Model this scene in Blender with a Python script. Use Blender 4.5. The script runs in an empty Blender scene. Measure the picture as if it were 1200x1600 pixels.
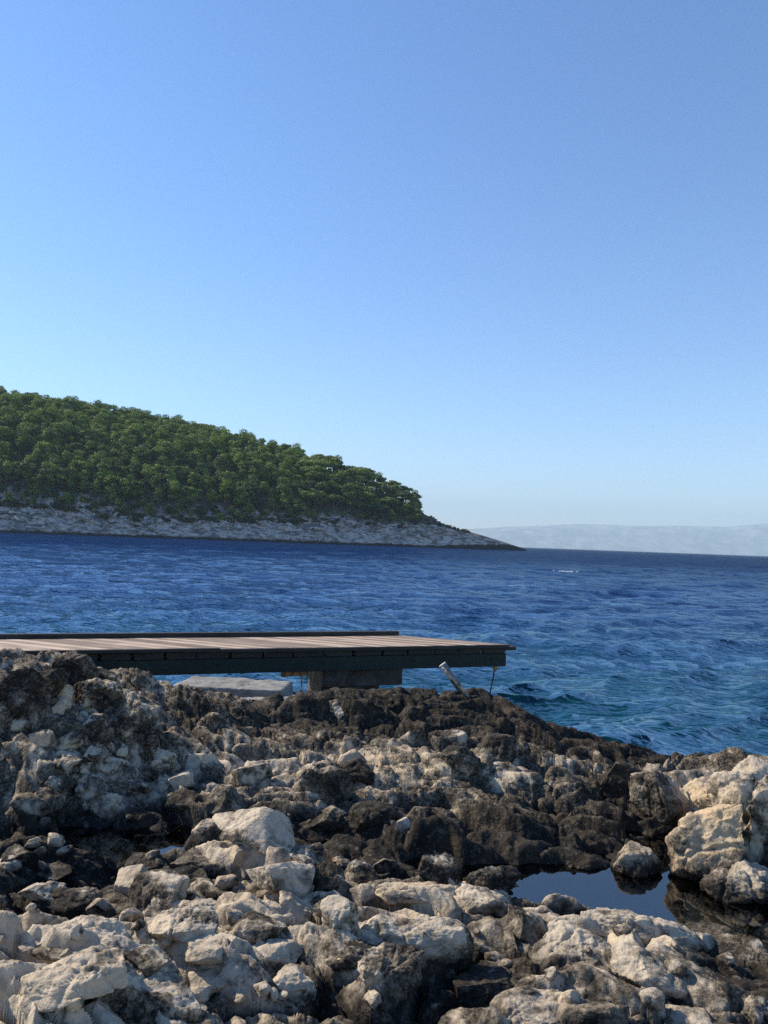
import bpy, math, random
import numpy as np
from mathutils import Matrix, Vector

R = math.radians
scene = bpy.context.scene
COL = scene.collection

# ------------------------------------------------------------------ camera
CAM_H = 2.4
PITCH = math.atan(47 / 1200)
ROLL = R(2.09)
cam_data = bpy.data.cameras.new("camera")
cam = bpy.data.objects.new("camera", cam_data)
COL.objects.link(cam)
cam_data.sensor_width = 36
cam_data.sensor_fit = 'AUTO'
cam_data.lens = 27.0
cam_data.clip_start = 0.05
cam_data.clip_end = 60000
CAM_M = Matrix.Translation((0, 0, CAM_H)) @ Matrix.Rotation(R(90) + PITCH, 4, 'X') @ Matrix.Rotation(ROLL, 4, 'Z')
cam.matrix_world = CAM_M
scene.camera = cam
scene.render.resolution_x = 768
scene.render.resolution_y = 1024

# ------------------------------------------------------------------ light
SUN_AZ = 67      # degrees to the left of the view direction (+Y)
SUN_EL = 38
wd = bpy.data.worlds.new("World")
scene.world = wd
wd.use_nodes = True
wn = wd.node_tree
wn.nodes.clear()
wo = wn.nodes.new('ShaderNodeOutputWorld')
bg = wn.nodes.new('ShaderNodeBackground')
sk = wn.nodes.new('ShaderNodeTexSky')
sk.sky_type = 'NISHITA'
sk.sun_disc = False
sk.sun_elevation = R(SUN_EL)
sk.sun_rotation = R(-SUN_AZ)
sk.altitude = 0
sk.air_density = 1.0
sk.dust_density = 0.1
sk.ozone_density = 2.2
bg.inputs['Strength'].default_value = 0.119
hs = wn.nodes.new('ShaderNodeHueSaturation')
hs.inputs['Saturation'].default_value = 1.15
hs.inputs['Value'].default_value = 1.0
tint = wn.nodes.new('ShaderNodeMix'); tint.data_type = 'RGBA'; tint.blend_type = 'MULTIPLY'
tint.inputs[0].default_value = 1.0; tint.inputs[7].default_value = (0.96, 1.0, 1.12, 1)
wn.links.new(sk.outputs[0], hs.inputs['Color'])
wn.links.new(hs.outputs[0], tint.inputs[6])
wn.links.new(tint.outputs[2], bg.inputs[0])
wn.links.new(bg.outputs[0], wo.inputs[0])

sd = bpy.data.lights.new("sun", 'SUN')
sd.energy = 5.0
sd.angle = R(0.5)
sd.color = (1.0, 0.88, 0.70)
sun = bpy.data.objects.new("sun", sd)
COL.objects.link(sun)
SUN_DIR = Vector((-math.sin(R(SUN_AZ)) * math.cos(R(SUN_EL)), math.cos(R(SUN_AZ)) * math.cos(R(SUN_EL)), math.sin(R(SUN_EL))))
sun.rotation_euler = SUN_DIR.to_track_quat('Z', 'Y').to_euler()
sun.location = (-10, 10, 20)

scene.view_settings.view_transform = 'Standard'
scene.view_settings.look = 'None'
scene.view_settings.exposure = 0.62
scene.view_settings.gamma = 1.0
scene.render.engine = 'CYCLES'
scene.cycles.max_bounces = 6
scene.cycles.transparent_max_bounces = 12
scene.cycles.volume_bounces = 0
scene.cycles.sample_clamp_indirect = 3.0
scene.cycles.sample_clamp_direct = 1.2
scene.cycles.use_denoising = False

# ------------------------------------------------------------------ helpers
RV = np.array(CAM_M.col[0][:3]); UV = np.array(CAM_M.col[1][:3]); FV = -np.array(CAM_M.col[2][:3])


def ray(px, py):
    return FV + RV * (px - 600) / 1200 + UV * (800 - py) / 1200


def at(px, py, depth):
    d = ray(px, py)
    return np.array([0, 0, CAM_H]) + d * (depth / d[1])


def at_z(px, py, z):
    d = ray(px, py)
    return np.array([0, 0, CAM_H]) + d * ((z - CAM_H) / d[2])


def hash3(ix, iy, iz, seed):
    h = (ix.astype(np.int64) * 374761393 + iy.astype(np.int64) * 668265263 + iz.astype(np.int64) * 2147483647 + seed * 974634777) & 0xFFFFFFFF
    h = ((h ^ (h >> 13)) * 1274126177) & 0xFFFFFFFF
    h = ((h ^ (h >> 16)) * 2246822519) & 0xFFFFFFFF
    return (h ^ (h >> 15)) & 0xFFFFFFFF


def rnd(h):
    return (h & 0xFFFFFF).astype(np.float32) / 16777216.0


def vnoise(p, seed=0):
    """value noise, p (N,3), result about -1..1"""
    i = np.floor(p).astype(np.int64)
    f = (p - i).astype(np.float32)
    u = f * f * f * (f * (f * 6 - 15) + 10)
    r = 0
    for dx in (0, 1):
        wx = u[:, 0] if dx else 1 - u[:, 0]
        for dy in (0, 1):
            wy = u[:, 1] if dy else 1 - u[:, 1]
            for dz in (0, 1):
                wz = u[:, 2] if dz else 1 - u[:, 2]
                r = r + wx * wy * wz * rnd(hash3(i[:, 0] + dx, i[:, 1] + dy, i[:, 2] + dz, seed))
    return r * 2 - 1


ROT = np.array(Matrix.Rotation(0.7, 3, Vector((1, 2, 3)).normalized()))


def fbm(p, octaves=4, seed=0, gain=0.5, lac=2.03, ridged=False):
    s = 0; a = 1.0; tot = 0
    q = np.array(p, dtype=np.float64)
    for o in range(octaves):
        n = vnoise(q, seed + o * 17)
        if ridged:
            n = 1 - 2 * np.abs(n)
        s = s + a * n; tot += a
        a *= gain
        q = q @ ROT.T * lac + 3.7
    return s / tot


def voronoi2(x, y, cell, seed):
    """returns F1, F2 (in cell units), hash id, vector from the cell point"""
    gx = x / cell; gy = y / cell
    ix = np.floor(gx).astype(np.int64); iy = np.floor(gy).astype(np.int64)
    f1 = np.full(x.shape, 9.0); f2 = np.full(x.shape, 9.0)
    idd = np.zeros(x.shape, dtype=np.int64); vx = np.zeros(x.shape); vy = np.zeros(x.shape)
    z0 = np.zeros_like(ix)
    for dx in (-1, 0, 1):
        for dy in (-1, 0, 1):
            h = hash3(ix + dx, iy + dy, z0, seed)
            px = ix + dx + 0.1 + 0.8 * rnd(h); py = iy + dy + 0.1 + 0.8 * rnd(h >> 7)
            ax = gx - px; ay = gy - py
            d = (np.abs(ax) ** 4 + np.abs(ay) ** 4) ** .25
            c = d < f1
            f2 = np.where(c, f1, np.minimum(f2, d))
            idd = np.where(c, h, idd); vx = np.where(c, ax, vx); vy = np.where(c, ay, vy)
            f1 = np.where(c, d, f1)
    return f1, f2, idd, vx, vy


def mesh_np(name, verts, faces, smooth=True):
    """verts (N,3), faces (M,3 or 4) numpy"""
    me = bpy.data.meshes.new(name)
    n = len(verts); m, k = faces.shape
    me.vertices.add(n)
    me.vertices.foreach_set('co', np.ascontiguousarray(verts, dtype=np.float32).ravel())
    me.loops.add(m * k)
    me.loops.foreach_set('vertex_index', np.ascontiguousarray(faces, dtype=np.int32).ravel())
    me.polygons.add(m)
    me.polygons.foreach_set('loop_start', np.arange(0, m * k, k, dtype=np.int32))
    me.polygons.foreach_set('loop_total', np.full(m, k, dtype=np.int32))
    me.polygons.foreach_set('use_smooth', np.full(m, smooth, dtype=bool))
    me.update(calc_edges=True)
    return me


def attr(me, name, vals):
    a = me.attributes.new(name, 'FLOAT', 'POINT')
    a.data.foreach_set('value', np.ascontiguousarray(vals, dtype=np.float32))


def link(name, me, mat=None, parent=None, loc=None):
    o = bpy.data.objects.new(name, me)
    COL.objects.link(o)
    if mat is not None:
        me.materials.append(mat)
    if parent is not None:
        o.parent = parent
    if loc is not None:
        o.location = loc
    return o


def tag(o, label=None, cat=None, group=None, kind=None):
    if label: o['label'] = label
    if cat: o['category'] = cat
    if group: o['group'] = group
    if kind: o['kind'] = kind
    return o


def grid_faces(nr, nc):
    a = (np.arange(nr - 1)[:, None] * nc + np.arange(nc - 1)[None, :]).ravel()
    return np.stack([a, a + 1, a + nc + 1, a + nc], 1)


class MB:
    def __init__(s): s.v = []; s.f = []

    def add(s, vs, fs):
        b = len(s.v); s.v += [tuple(v) for v in vs]; s.f += [tuple(i + b for i in f) for f in fs]

    def hexa(s, bot, top):
        """four bottom corners and four top corners, same order (counter-clockwise from above)"""
        s.add(list(bot) + list(top), [(3, 2, 1, 0), (4, 5, 6, 7), (0, 1, 5, 4), (1, 2, 6, 5), (2, 3, 7, 6), (3, 0, 4, 7)])

    def tube(s, pts, rads, n=16, cap=True):
        pts = [Vector(p) for p in pts]
        rings = []
        for i, p in enumerate(pts):
            t = (pts[min(i + 1, len(pts) - 1)] - pts[max(i - 1, 0)]).normalized()
            u = t.cross(Vector((0.3, 1, 0.1))).normalized(); w = t.cross(u)
            rings.append([p + (u * math.cos(2 * math.pi * k / n) + w * math.sin(2 * math.pi * k / n)) * rads[i] for k in range(n)])
        vs = [v for r in rings for v in r]; fs = []
        for i in range(len(rings) - 1):
            for k in range(n):
                a = i * n + k; b = i * n + (k + 1) % n
                fs.append((a, a + n, b + n, b))
        if cap:
            fs.append(tuple(range(n))); fs.append(tuple((len(rings) - 1) * n + k for k in reversed(range(n))))
        s.add(vs, fs)

    def build(s, name, mat, parent=None, bevel=0, smooth=False):
        me = bpy.data.meshes.new(name)
        me.from_pydata(s.v, [], s.f)
        if smooth:
            for p in me.polygons: p.use_smooth = len(p.vertices) == 4
        me.update()
        o = link(name, me, mat, parent)
        if bevel:
            m = o.modifiers.new('bevel', 'BEVEL'); m.width = bevel; m.segments = 2; m.limit_method = 'ANGLE'
        return o


# ------------------------------------------------------------------ materials
def new_mat(name):
    m = bpy.data.materials.new(name); m.use_nodes = True
    nt = m.node_tree
    return m, nt, nt.nodes['Principled BSDF'], nt.nodes['Material Output']


def nd(nt, t, **kw):
    n = nt.nodes.new(t)
    for k, v in kw.items(): setattr(n, k, v)
    return n


def noise(nt, vec, scale, detail=6, rough=0.55, dist=0.0):
    n = nd(nt, 'ShaderNodeTexNoise')
    n.inputs['Scale'].default_value = scale; n.inputs['Detail'].default_value = detail
    n.inputs['Roughness'].default_value = rough; n.inputs['Distortion'].default_value = dist
    nt.links.new(vec, n.inputs['Vector'])
    return n.outputs['Fac']


def ramp(nt, fac, stops):
    r = nd(nt, 'ShaderNodeValToRGB')
    e = r.color_ramp.elements
    while len(e) > 1: e.remove(e[-1])
    e[0].position, e[0].color = stops[0][0], (*stops[0][1], 1) if not isinstance(stops[0][1], (int, float)) else (stops[0][1],) * 3 + (1,)
    for p, c in stops[1:]:
        q = e.new(p); q.color = (*c, 1) if not isinstance(c, (int, float)) else (c, c, c, 1)
    nt.links.new(fac, r.inputs[0])
    return r.outputs[0]


def mth(nt, op, a, b=None, c=None, clamp=False):
    n = nd(nt, 'ShaderNodeMath', operation=op, use_clamp=clamp)
    for i, v in enumerate((a, b, c)):
        if v is None: continue
        if isinstance(v, (int, float)): n.inputs[i].default_value = v
        else: nt.links.new(v, n.inputs[i])
    return n.outputs[0]


def mix(nt, fac, a, b, blend='MIX'):
    n = nd(nt, 'ShaderNodeMix', data_type='RGBA', blend_type=blend)
    for i, v in ((0, fac), (6, a), (7, b)):
        if isinstance(v, (int, float)): n.inputs[i].default_value = v
        elif isinstance(v, tuple): n.inputs[i].default_value = (*v, 1)
        else: nt.links.new(v, n.inputs[i])
    return n.outputs[2]


def smoothmap(nt, v, a, b, lo=0.0, hi=1.0):
    n = nd(nt, 'ShaderNodeMapRange', interpolation_type='SMOOTHSTEP')
    nt.links.new(v, n.inputs[0])
    n.inputs[1].default_value = a; n.inputs[2].default_value = b; n.inputs[3].default_value = lo; n.inputs[4].default_value = hi
    return n.outputs[0]


def bump(nt, h, strength, dist, prev=None):
    b = nd(nt, 'ShaderNodeBump')
    b.inputs['Strength'].default_value = strength; b.inputs['Distance'].default_value = dist
    nt.links.new(h, b.inputs['Height'])
    if prev is not None: nt.links.new(prev, b.inputs['Normal'])
    return b.outputs['Normal']


def rock_material(name):
    """limestone: pale broken faces, grey weathered skin, black shore film. attributes: dark 0..1, warm 0..1"""
    m, nt, p, out = new_mat(name)
    pos = nd(nt, 'ShaderNodeNewGeometry').outputs['Position']
    dk = nd(nt, 'ShaderNodeAttribute', attribute_name='dark').outputs['Fac']
    wm = nd(nt, 'ShaderNodeAttribute', attribute_name='warm').outputs['Fac']
    n1 = noise(nt, pos, 3.2, 8, 0.62, 0.4)
    n2 = noise(nt, pos, 14, 8, 0.65, 0.6)
    n3 = noise(nt, pos, 70, 5, 0.65)
    # pale limestone with faint warm and cool drift
    base = mix(nt, smoothmap(nt, n2, 0.35, 0.65), (0.50, 0.42, 0.315), (0.33, 0.282, 0.215))
    warm = mix(nt, smoothmap(nt, noise(nt, pos, 5, 5), 0.35, 0.7), (0.50, 0.36, 0.20), (0.40, 0.31, 0.21))
    base = mix(nt, wm, base, warm)
    # grey weathering skin
    g = mth(nt, 'ADD', mth(nt, 'MULTIPLY', n1, 0.7), mth(nt, 'MULTIPLY', n2, 0.5))
    g = mth(nt, 'ADD', g, mth(nt, 'MULTIPLY', mth(nt, 'SUBTRACT', dk, 0.5), 0.55))
    greyc = mix(nt, smoothmap(nt, n3, 0.3, 0.7), (0.20, 0.166, 0.12), (0.070, 0.058, 0.043))
    c = mix(nt, smoothmap(nt, g, 0.46, 0.61), base, greyc)
    # black film, dark enough to stand in for deep shadow too
    k = mth(nt, 'ADD', mth(nt, 'MULTIPLY', n1, 0.45), mth(nt, 'MULTIPLY', n2, 0.75))
    k = mth(nt, 'ADD', k, mth(nt, 'MULTIPLY', mth(nt, 'SUBTRACT', n3, 0.5), 0.6))
    k = mth(nt, 'ADD', k, mth(nt, 'MULTIPLY', mth(nt, 'SUBTRACT', dk, 0.5), 0.75))
    kf = smoothmap(nt, k, 0.51, 0.76)
    # tide film up to a ragged height, also painting shade low on the rocks
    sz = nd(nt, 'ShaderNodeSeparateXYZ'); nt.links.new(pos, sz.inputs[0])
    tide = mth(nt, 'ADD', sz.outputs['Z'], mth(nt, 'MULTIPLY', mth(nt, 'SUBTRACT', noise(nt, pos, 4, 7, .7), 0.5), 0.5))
    kf = mth(nt, 'MAXIMUM', kf, smoothmap(nt, tide, 0.67, 0.54))  # tide film and painted low shade together
    film = mix(nt, smoothmap(nt, noise(nt, pos, 9, 4), 0.45, 0.65), (0.011, 0.0092, 0.0075), (0.034, 0.026, 0.016))
    film = mix(nt, smoothmap(nt, noise(nt, pos, 30, 6, .75, .5), 0.52, 0.66), film, (0.105, 0.088, 0.068))
    c = mix(nt, kf, c, film)
    nt.links.new(c, p.inputs['Base Color'])
    p.inputs['Roughness'].default_value = 0.82
    p.inputs['Specular IOR Level'].default_value = 0.25
    v = nd(nt, 'ShaderNodeTexVoronoi', feature='F1')
    v.inputs['Scale'].default_value = 34; v.inputs['Detail'].default_value = 2
    nt.links.new(pos, v.inputs['Vector'])
    nb = bump(nt, noise(nt, pos, 18, 10, 0.68, 0.3), 1.0, 0.012)
    nb = bump(nt, v.outputs['Distance'], 0.6, 0.006, nb)
    nb = bump(nt, noise(nt, pos, 110, 4, 0.75), 0.7, 0.0025, nb)
    nt.links.new(nb, p.inputs['Normal'])
    return m


M_ROCK = rock_material('limestone')

# ------------------------------------------------------------------ shore terrain
# (photo x, photo y, height above the sea, darkness of the skin)
CP = []


def row(py, items, dark=None):
    for it in items:
        px, z = it[0], it[1]
        d = it[2] if len(it) > 2 else dark
        P = at_z(px, py, z); CP.append((P[0], P[1], z, d))


row(1700, [(-200, .80), (100, .78), (400, .66), (640, .48), (900, .62), (1200, .6), (1400, .6)], .35)
row(1620, [(0, .86), (250, .72), (430, .6), (640, .46), (830, .62), (1000, .6), (1180, .58)], .4)
row(1560, [(50, .88, .1), (200, .80, .25), (330, .62, .7), (430, .58, .75), (600, .60, .5), (690, .5, .85), (780, .58, .5), (880, .66, .3), (1000, .6, .5), (1150, .52, .8)])
row(1500, [(50, .85, .1), (150, .82, .2), (250, .66, .5), (350, .75, .15), (480, .64, .5), (600, .66, .45), (720, .56, .85), (800, .56, .75), (900, .64, .4), (1040, .62, .35), (1180, .58, .6)])
row(1450, [(-60, .7, .4), (50, .66, .5), (170, .62, .6), (280, .7, .25), (430, .70, .25), (550, .68, .35), (680, .70, .25), (800, .64, .35), (900, .58, .25), (980, .50, .3), (1080, .46, .55), (1180, .38, .8)])
row(1400, [(-60, .56, .8), (50, .52, .85), (150, .52, .85), (240, .64, .4), (330, .62, .65), (430, .72, .15), (540, .64, .5), (650, .66, .35), (760, .64, .35), (850, .54, .35), (930, .42, .5), (1000, .36, .9), (1100, .36, .9), (1250, .38, .9)])
row(1355, [(-60, .58, .5), (50, .56, .55), (130, .52, .85), (220, .60, .5), (320, .64, .3), (430, .7, .3), (520, .6, .6), (1060, .38, .9), (1180, .48, .6)])
row(1376, [(610, .57, .6), (700, .48, .5), (770, .47, .6)])
row(1378, [(850, .46, .8), (950, .38, .9), (1020, .36, .9)])
row(1325, [(-60, .45, .9), (100, .38, .95), (200, .40, .95), (300, .56, .5), (400, .62, .3), (1060, .44, .7), (1180, .6, .3)])
row(1342, [(500, .43, .9)])
row(1354, [(600, .52, .8), (700, .50, .8), (800, .45, .95), (900, .40, .95), (980, .38, .9)])
row(1336, [(600, .54, .9), (700, .53, .95), (800, .53, .95), (900, .53, .95), (970, .52, .95)])
row(1312, [(520, .56, .8), (600, .58, .9), (700, .59, .9), (800, .59, .9), (900, .59, .9), (980, .53, .9)])
row(1290, [(-60, .52, 0.57), (80, .53, 0.72), (200, .53, 0.77), (300, .54, 0.52), (400, .56, 0.38), (500, .57, 0.63), (650, .57, 0.68), (800, .57, 0.73), (930, .57, 0.73), (1010, .48, 0.68), (1080, .56, 0.28), (1200, .72, 0.18)])
row(1245, [(-60, .70, 0.45), (60, .70, 0.47), (180, .66, 0.47), (300, .62, 0.55), (420, .62, 0.62), (520, .65, 0.47), (620, .63, 0.62), (750, .63, 0.67), (880, .62, 0.77), (990, .53, 0.62), (1060, .64, 0.27), (1200, .78, 0.22)])
row(1195, [(-60, .86, 0.50), (60, .85, 0.52), (180, .79, 0.52), (300, .73, 0.60), (400, .69, 0.49), (520, .70, 0.49), (640, .70, 0.59), (760, .70, 0.59), (870, .66, 0.64), (960, .58, 0.59), (1040, .56, 0.49)])
row(1150, [(-60, 1.0, 0.60), (60, 1.0, 0.70), (150, .97, 0.70), (230, .92, 0.55), (320, .84, 0.70), (430, .77, 0.64), (540, .76, 0.74), (660, .75, 0.79), (760, .76, 0.84), (850, .72, 0.84)])
row(1105, [(-60, 1.14, 0.63), (60, 1.14, 0.73), (150, 1.1, 0.63), (230, 1.0, 0.63), (320, .92, 0.83), (420, .83, 0.61), (500, .85, 0.81), (600, .88, 0.96), (700, .89, 0.96), (800, .86, 0.96)])
row(1062, [(-60, 1.27, 0.63), (60, 1.26, 0.63), (120, 1.25, 0.63), (190, 1.14, 0.63)])
row(1040, [(-60, 1.32, 0.63), (30, 1.32, 0.63), (130, 1.31, 0.58)])
row(1080, [(260, 1.0, .6), (310, .90, .7), (370, .84, .7)])
row(1082, [(480, .93, .75), (520, .99, .8), (620, .98, .9), (700, .97, .95)])
row(1098, [(760, .93, .95)])
row(1130, [(840, .82, .95)])
row(1168, [(930, .66, .95)])
row(1200, [(1000, .55, .95), (1070, .54, .95), (1130, .58, .8)])
row(1192, [(1170, .78, .7), (1260, .82, .6)])
for X in np.arange(-14, 14.1, 2.0):
    CP.append((X, 9.7, -1.0 if X > -3 else -0.6, .95)); CP.append((X, 12.5, -2.4, .95))
for X in (-14, -10, -7): CP.append((X, 6.5, 1.2, .5)); CP.append((X, 3, .7, .4)); CP.append((X, 0, .7, .4))
for X in (7, 10, 14): CP.append((X, 6.0, .7, .6)); CP.append((X, 3, .6, .4)); CP.append((X, 0, .6, .4))
for X in (-4, -2, 0, 2, 4): CP.append((X, 1.2, .74, .4)); CP.append((X, -1.5, .74, .4))
CP = np.array(CP)
NP_ = len(CP)
D_ = np.hypot(CP[:, None, 0] - CP[None, :, 0], CP[:, None, 1] - CP[None, :, 1])
A_ = np.zeros((NP_ + 3, NP_ + 3))
A_[:NP_, :NP_] = D_ - np.eye(NP_) * 0.02
A_[:NP_, NP_] = 1; A_[:NP_, NP_ + 1] = CP[:, 0]; A_[:NP_, NP_ + 2] = CP[:, 1]
A_[NP_:, :NP_] = A_[:NP_, NP_:].T
W_ = np.linalg.solve(A_, np.vstack([CP[:, 2:4], np.zeros((3, 2))]))


def base_fields(x, y):
    out = np.empty((len(x), 2))
    for s in range(0, len(x), 60000):
        xs = x[s:s + 60000]; ys = y[s:s + 60000]
        d = np.hypot(xs[:, None] - CP[None, :, 0], ys[:, None] - CP[None, :, 1])
        out[s:s + 60000] = d @ W_[:NP_] + W_[NP_] + xs[:, None] * W_[NP_ + 1] + ys[:, None] * W_[NP_ + 2]
    return out


POOLC = [((px - 600) / 1200 * d, d, rx, ry) for px, d, rx, ry in [(690, 4.64, .17, .07), (785, 4.58, .22, .10), (850, 4.53, .20, .15), (905, 4.47, .26, .25), (960, 4.36, .24, .30), (1015, 4.34, .22, .32), (1120, 4.15, .25, .22)]]


def terrain(x, y):
    """height and darkness of the shore"""
    b = base_fields(x, y)
    z = b[:, 0].copy(); dk = b[:, 1].copy()
    # strata run nearly across the view, falling to the right
    a = R(-13)
    P = np.stack([x, y, np.zeros_like(x)], 1)
    wx = x + 0.15 * fbm(P * 1.9, 3, 5) + 0.035 * fbm(P * 8, 3, 15); wy = y + 0.15 * fbm(P * 1.9 + 9, 3, 6) + 0.035 * fbm(P * 8 + 5, 3, 16)
    u = wx * math.cos(a) + wy * math.sin(a); v = -wx * math.sin(a) + wy * math.cos(a)
    near = np.clip((8.5 - y) / 2.0, 0.5, 1)
    dk += 0.22 - 0.07 * np.clip((y - 4.9) / .4, 0, 1) + 0.17 * np.clip((y - 6.2) / .5, 0, 1) * (x > -1.2)
    dk += 0.25 * np.clip((0.60 - z) / 0.08, 0, 1)      # tide band above the pools, doubling as painted shade in low rock
    rf = 1 + .25 * np.clip((y - 4.7) / .5, 0, 1)
    z += .055 * np.clip((y - 6.6) / .5, 0, 1) * np.clip((x + 1.0) / .3, 0, 1) * np.clip((1.6 - x) / .6, 0, 1)
    # bedding ledges: a steep broken front and a top that dips gently away
    for wl, amp, fr, sd_ in ((0.46, 0.135, 0.5, 8), (0.17, 0.060, 1.0, 9)):
        ph = v / wl + 1.1 * fbm(np.stack([u * fr, v * fr * 1.6, 0 * u], 1) + sd_, 3, sd_)
        q_ = ph % 1.0; k_ = np.floor(ph)
        am = amp * (0.55 + 0.9 * rnd(hash3(np.floor(u / wl / 2.6 + 3.3 * rnd(hash3(k_.astype(np.int64), k_.astype(np.int64) * 0, k_.astype(np.int64) * 0, sd_))).astype(np.int64), k_.astype(np.int64), k_.astype(np.int64) * 0, sd_ + 30)))
        am = am * (1 + (.55 if wl < .3 else .15) * np.clip((y - 4.7) / .5, 0, 1))
        z += am * (np.clip(q_ / .16, 0, 1) ** .8 * (1 - .7 * q_) - .45) * near
    # joint blocks
    for cell, sx, amp, tilt, sd_ in ((0.46, 0.36, 0.075, 0.13, 11), (0.20, 0.42, 0.048, 0.09, 12)):
        f1, f2, h, vx, vy = voronoi2(u * sx, v, cell, sd_)
        edge = np.clip((f2 - f1) / 0.20, 0, 1) ** .6
        z += amp * 1.1 * (edge - 1) + amp * 1.3 * (rnd(h >> 3) - 0.5) + tilt * ((rnd(h >> 5) - 0.5) * vx + (rnd(h >> 9) - 0.4) * vy)
        dk += 0.34 * (rnd(h >> 11) - 0.5)
    z += 0.02 + 0.034 * (.5 + .5 * rf) * fbm(np.stack([u * 3.0, v * 6.5, 0 * u], 1), 6, 21, 0.56)
    # karst pits with sharp rims
    for cell, amp, sd_ in ((0.105, 0.016, 41), (0.048, 0.010, 42)):
        f1, f2, h, vx, vy = voronoi2(u * .7, v, cell, sd_)
        z -= amp * rf * (.4 + rnd(h >> 4)) * np.clip(1 - (f1 / .62) ** 2, 0, 1)
    m = np.zeros_like(z)
    for c_ in POOLC:
        m = np.maximum(m, np.exp(-(((x - c_[0]) / c_[2]) ** 2 + ((y - c_[1]) / c_[3]) ** 2) ** 2))
    z = z * (1 - m) + m * np.minimum(z * .35 + .20, .42)
    return z, dk


NC = 900
ang = np.linspace(R(-50), R(50), NC)
rad = np.concatenate([np.linspace(0.5, 1.9, 30)[:-1], np.geomspace(1.9, 9.3, 660), np.linspace(9.4, 13.5, 20)])
NR = len(rad)
AA, RR = np.meshgrid(ang, rad)
tx_ = (np.sin(AA) * RR).ravel(); ty_ = (np.cos(AA) * RR).ravel()
tz_, tdk = terrain(tx_, ty_)
V = np.stack([tx_, ty_, tz_], 1)
G = V.reshape(NR, NC, 3)
du = np.gradient(G, axis=1); dv = np.gradient(G, axis=0)
N_ = np.cross(du, dv).reshape(-1, 3)
N_ /= np.maximum(np.linalg.norm(N_, axis=1, keepdims=True), 1e-9)
N_[N_[:, 2] < 0] *= -1
d3 = 0.012 * fbm(V * 8, 5, 41, 0.6) + 0.003 * fbm(V * 55, 3, 51, 0.7)
V = V + N_ * d3[:, None]
me = mesh_np('rocky_shore', V, grid_faces(NR, NC)[:, ::-1])
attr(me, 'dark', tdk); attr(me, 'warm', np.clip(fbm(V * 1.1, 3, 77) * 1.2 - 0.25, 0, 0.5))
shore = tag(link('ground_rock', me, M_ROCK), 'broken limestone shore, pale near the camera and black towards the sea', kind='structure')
ZG = None


def ground_hit(px, py):
    """where the line of sight through a photo point meets the shore"""
    d = ray(px, py); d = d / d[1]
    ys = np.linspace(2.0, 9.5, 900)
    X = d[0] * ys
    Zr = CAM_H + d[2] * ys
    Zt, _ = terrain(X, ys)
    k = np.argmax(Zt >= Zr)
    if not (Zt >= Zr).any(): k = len(ys) - 1
    return np.array([X[k], ys[k], Zt[k]])


# ------------------------------------------------------------------ rocks
_ico = {}


def ico(n):
    if n not in _ico:
        import bmesh
        bm = bmesh.new(); bmesh.ops.create_icosphere(bm, subdivisions=n, radius=1)
        bm.verts.ensure_lookup_table()
        vs = np.array([v.co[:] for v in bm.verts]); fs = np.array([[v.index for v in f.verts] for f in bm.faces])
        bm.free(); _ico[n] = (vs, fs)
    return _ico[n]


def rock(name, seed, size, n=5, cuts=14, rough=1.0, dark=.4, warm=.0, cutd=(0.5, 0.9), planes=()):
    """one limestone rock of size (x, y, z), centred on its origin"""
    vs, fs = ico(n)
    rg = np.random.RandomState(seed)
    p = vs.copy()
    # blocky start
    p = np.sign(p) * np.abs(p) ** 0.8
    p /= np.abs(p).max()
    p = p + 0.14 * np.stack([fbm(vs * 1.1 + seed * 3.1 + k * 7, 3, 60 + k) for k in range(3)], 1)
    for i in range(cuts):
        nrm = rg.normal(size=3); nrm /= np.linalg.norm(nrm)
        d = rg.uniform(*cutd)
        p -= nrm[None] * np.maximum(0, p @ nrm - d)[:, None] * 0.985
    for nrm, d in planes:
        nrm = np.array(nrm, float); nrm /= np.linalg.norm(nrm)
        p -= nrm[None] * np.maximum(0, p @ nrm - d)[:, None]
    mn, mx = p.min(0), p.max(0)
    p = (p - (mn + mx) / 2) / (mx - mn) * np.array(size)
    s = float(np.mean(size))
    q = p / max(s, .05) * 1.0
    nr = vs / np.linalg.norm(vs, axis=1, keepdims=True)
    disp = rough * (0.060 * s * fbm(q * np.array([2.4, 3, 6]) + seed, 5, 71, 0.6) + min(0.010, .05 * s) * fbm(p * 17 + seed, 3, 74, 0.6, ridged=True) + min(0.0045, .03 * s) * fbm(p * 52 + seed, 3, 72, 0.6, ridged=True))
    # a few cracks
    for i in range(3):
        nrm = rg.normal(size=3) * np.array([1, 1, .35]); nrm /= np.linalg.norm(nrm)
        t = q @ nrm + 0.16 * fbm(q * 2 + i * 5 + seed, 3, 80 + i) - rg.uniform(-.25, .25)
        disp -= rough * 0.035 * s * np.exp(-(t / 0.025) ** 2)
    p = p + nr * disp[:, None]
    me = mesh_np(name, p, fs)
    attr(me, 'dark', np.full(len(p), dark + .19) + 0.5 * fbm(q * 1.5 + seed, 3, 90))
    attr(me, 'warm', np.clip(warm + 0.4 * fbm(q * 1.2 + seed, 3, 91) * (warm > 0), 0, 1))
    return me


def put_rock(px, py, w, h, seed, label, deep=.8, rot=0, tilt=0, sink=.5, base=None, cat='rock', group=None, name='rock', **kw):
    """rock covering about w x h photo pixels, with the middle of its foot at (px, py)"""
    P = ground_hit(px, py) if base is None else at_z(px, py, base)
    k = P[1] / 1200
    sx = w * k; sy = sx * deep
    rr = (CAM_H - P[2]) / P[1]
    h = max(.42 * h, h - .8 * w * deep * rr)
    sz = h * k / (1 - sink)
    me = rock(name, seed, (sx, sy, sz), **kw)
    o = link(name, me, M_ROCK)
    o.location = (P[0], P[1] + sy * 0.35, P[2] + sz * (0.5 - sink))
    o.rotation_euler = (R(kw.get('pitch', 0)), R(tilt), R(rot))
    return tag(o, label, cat, group)


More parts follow.
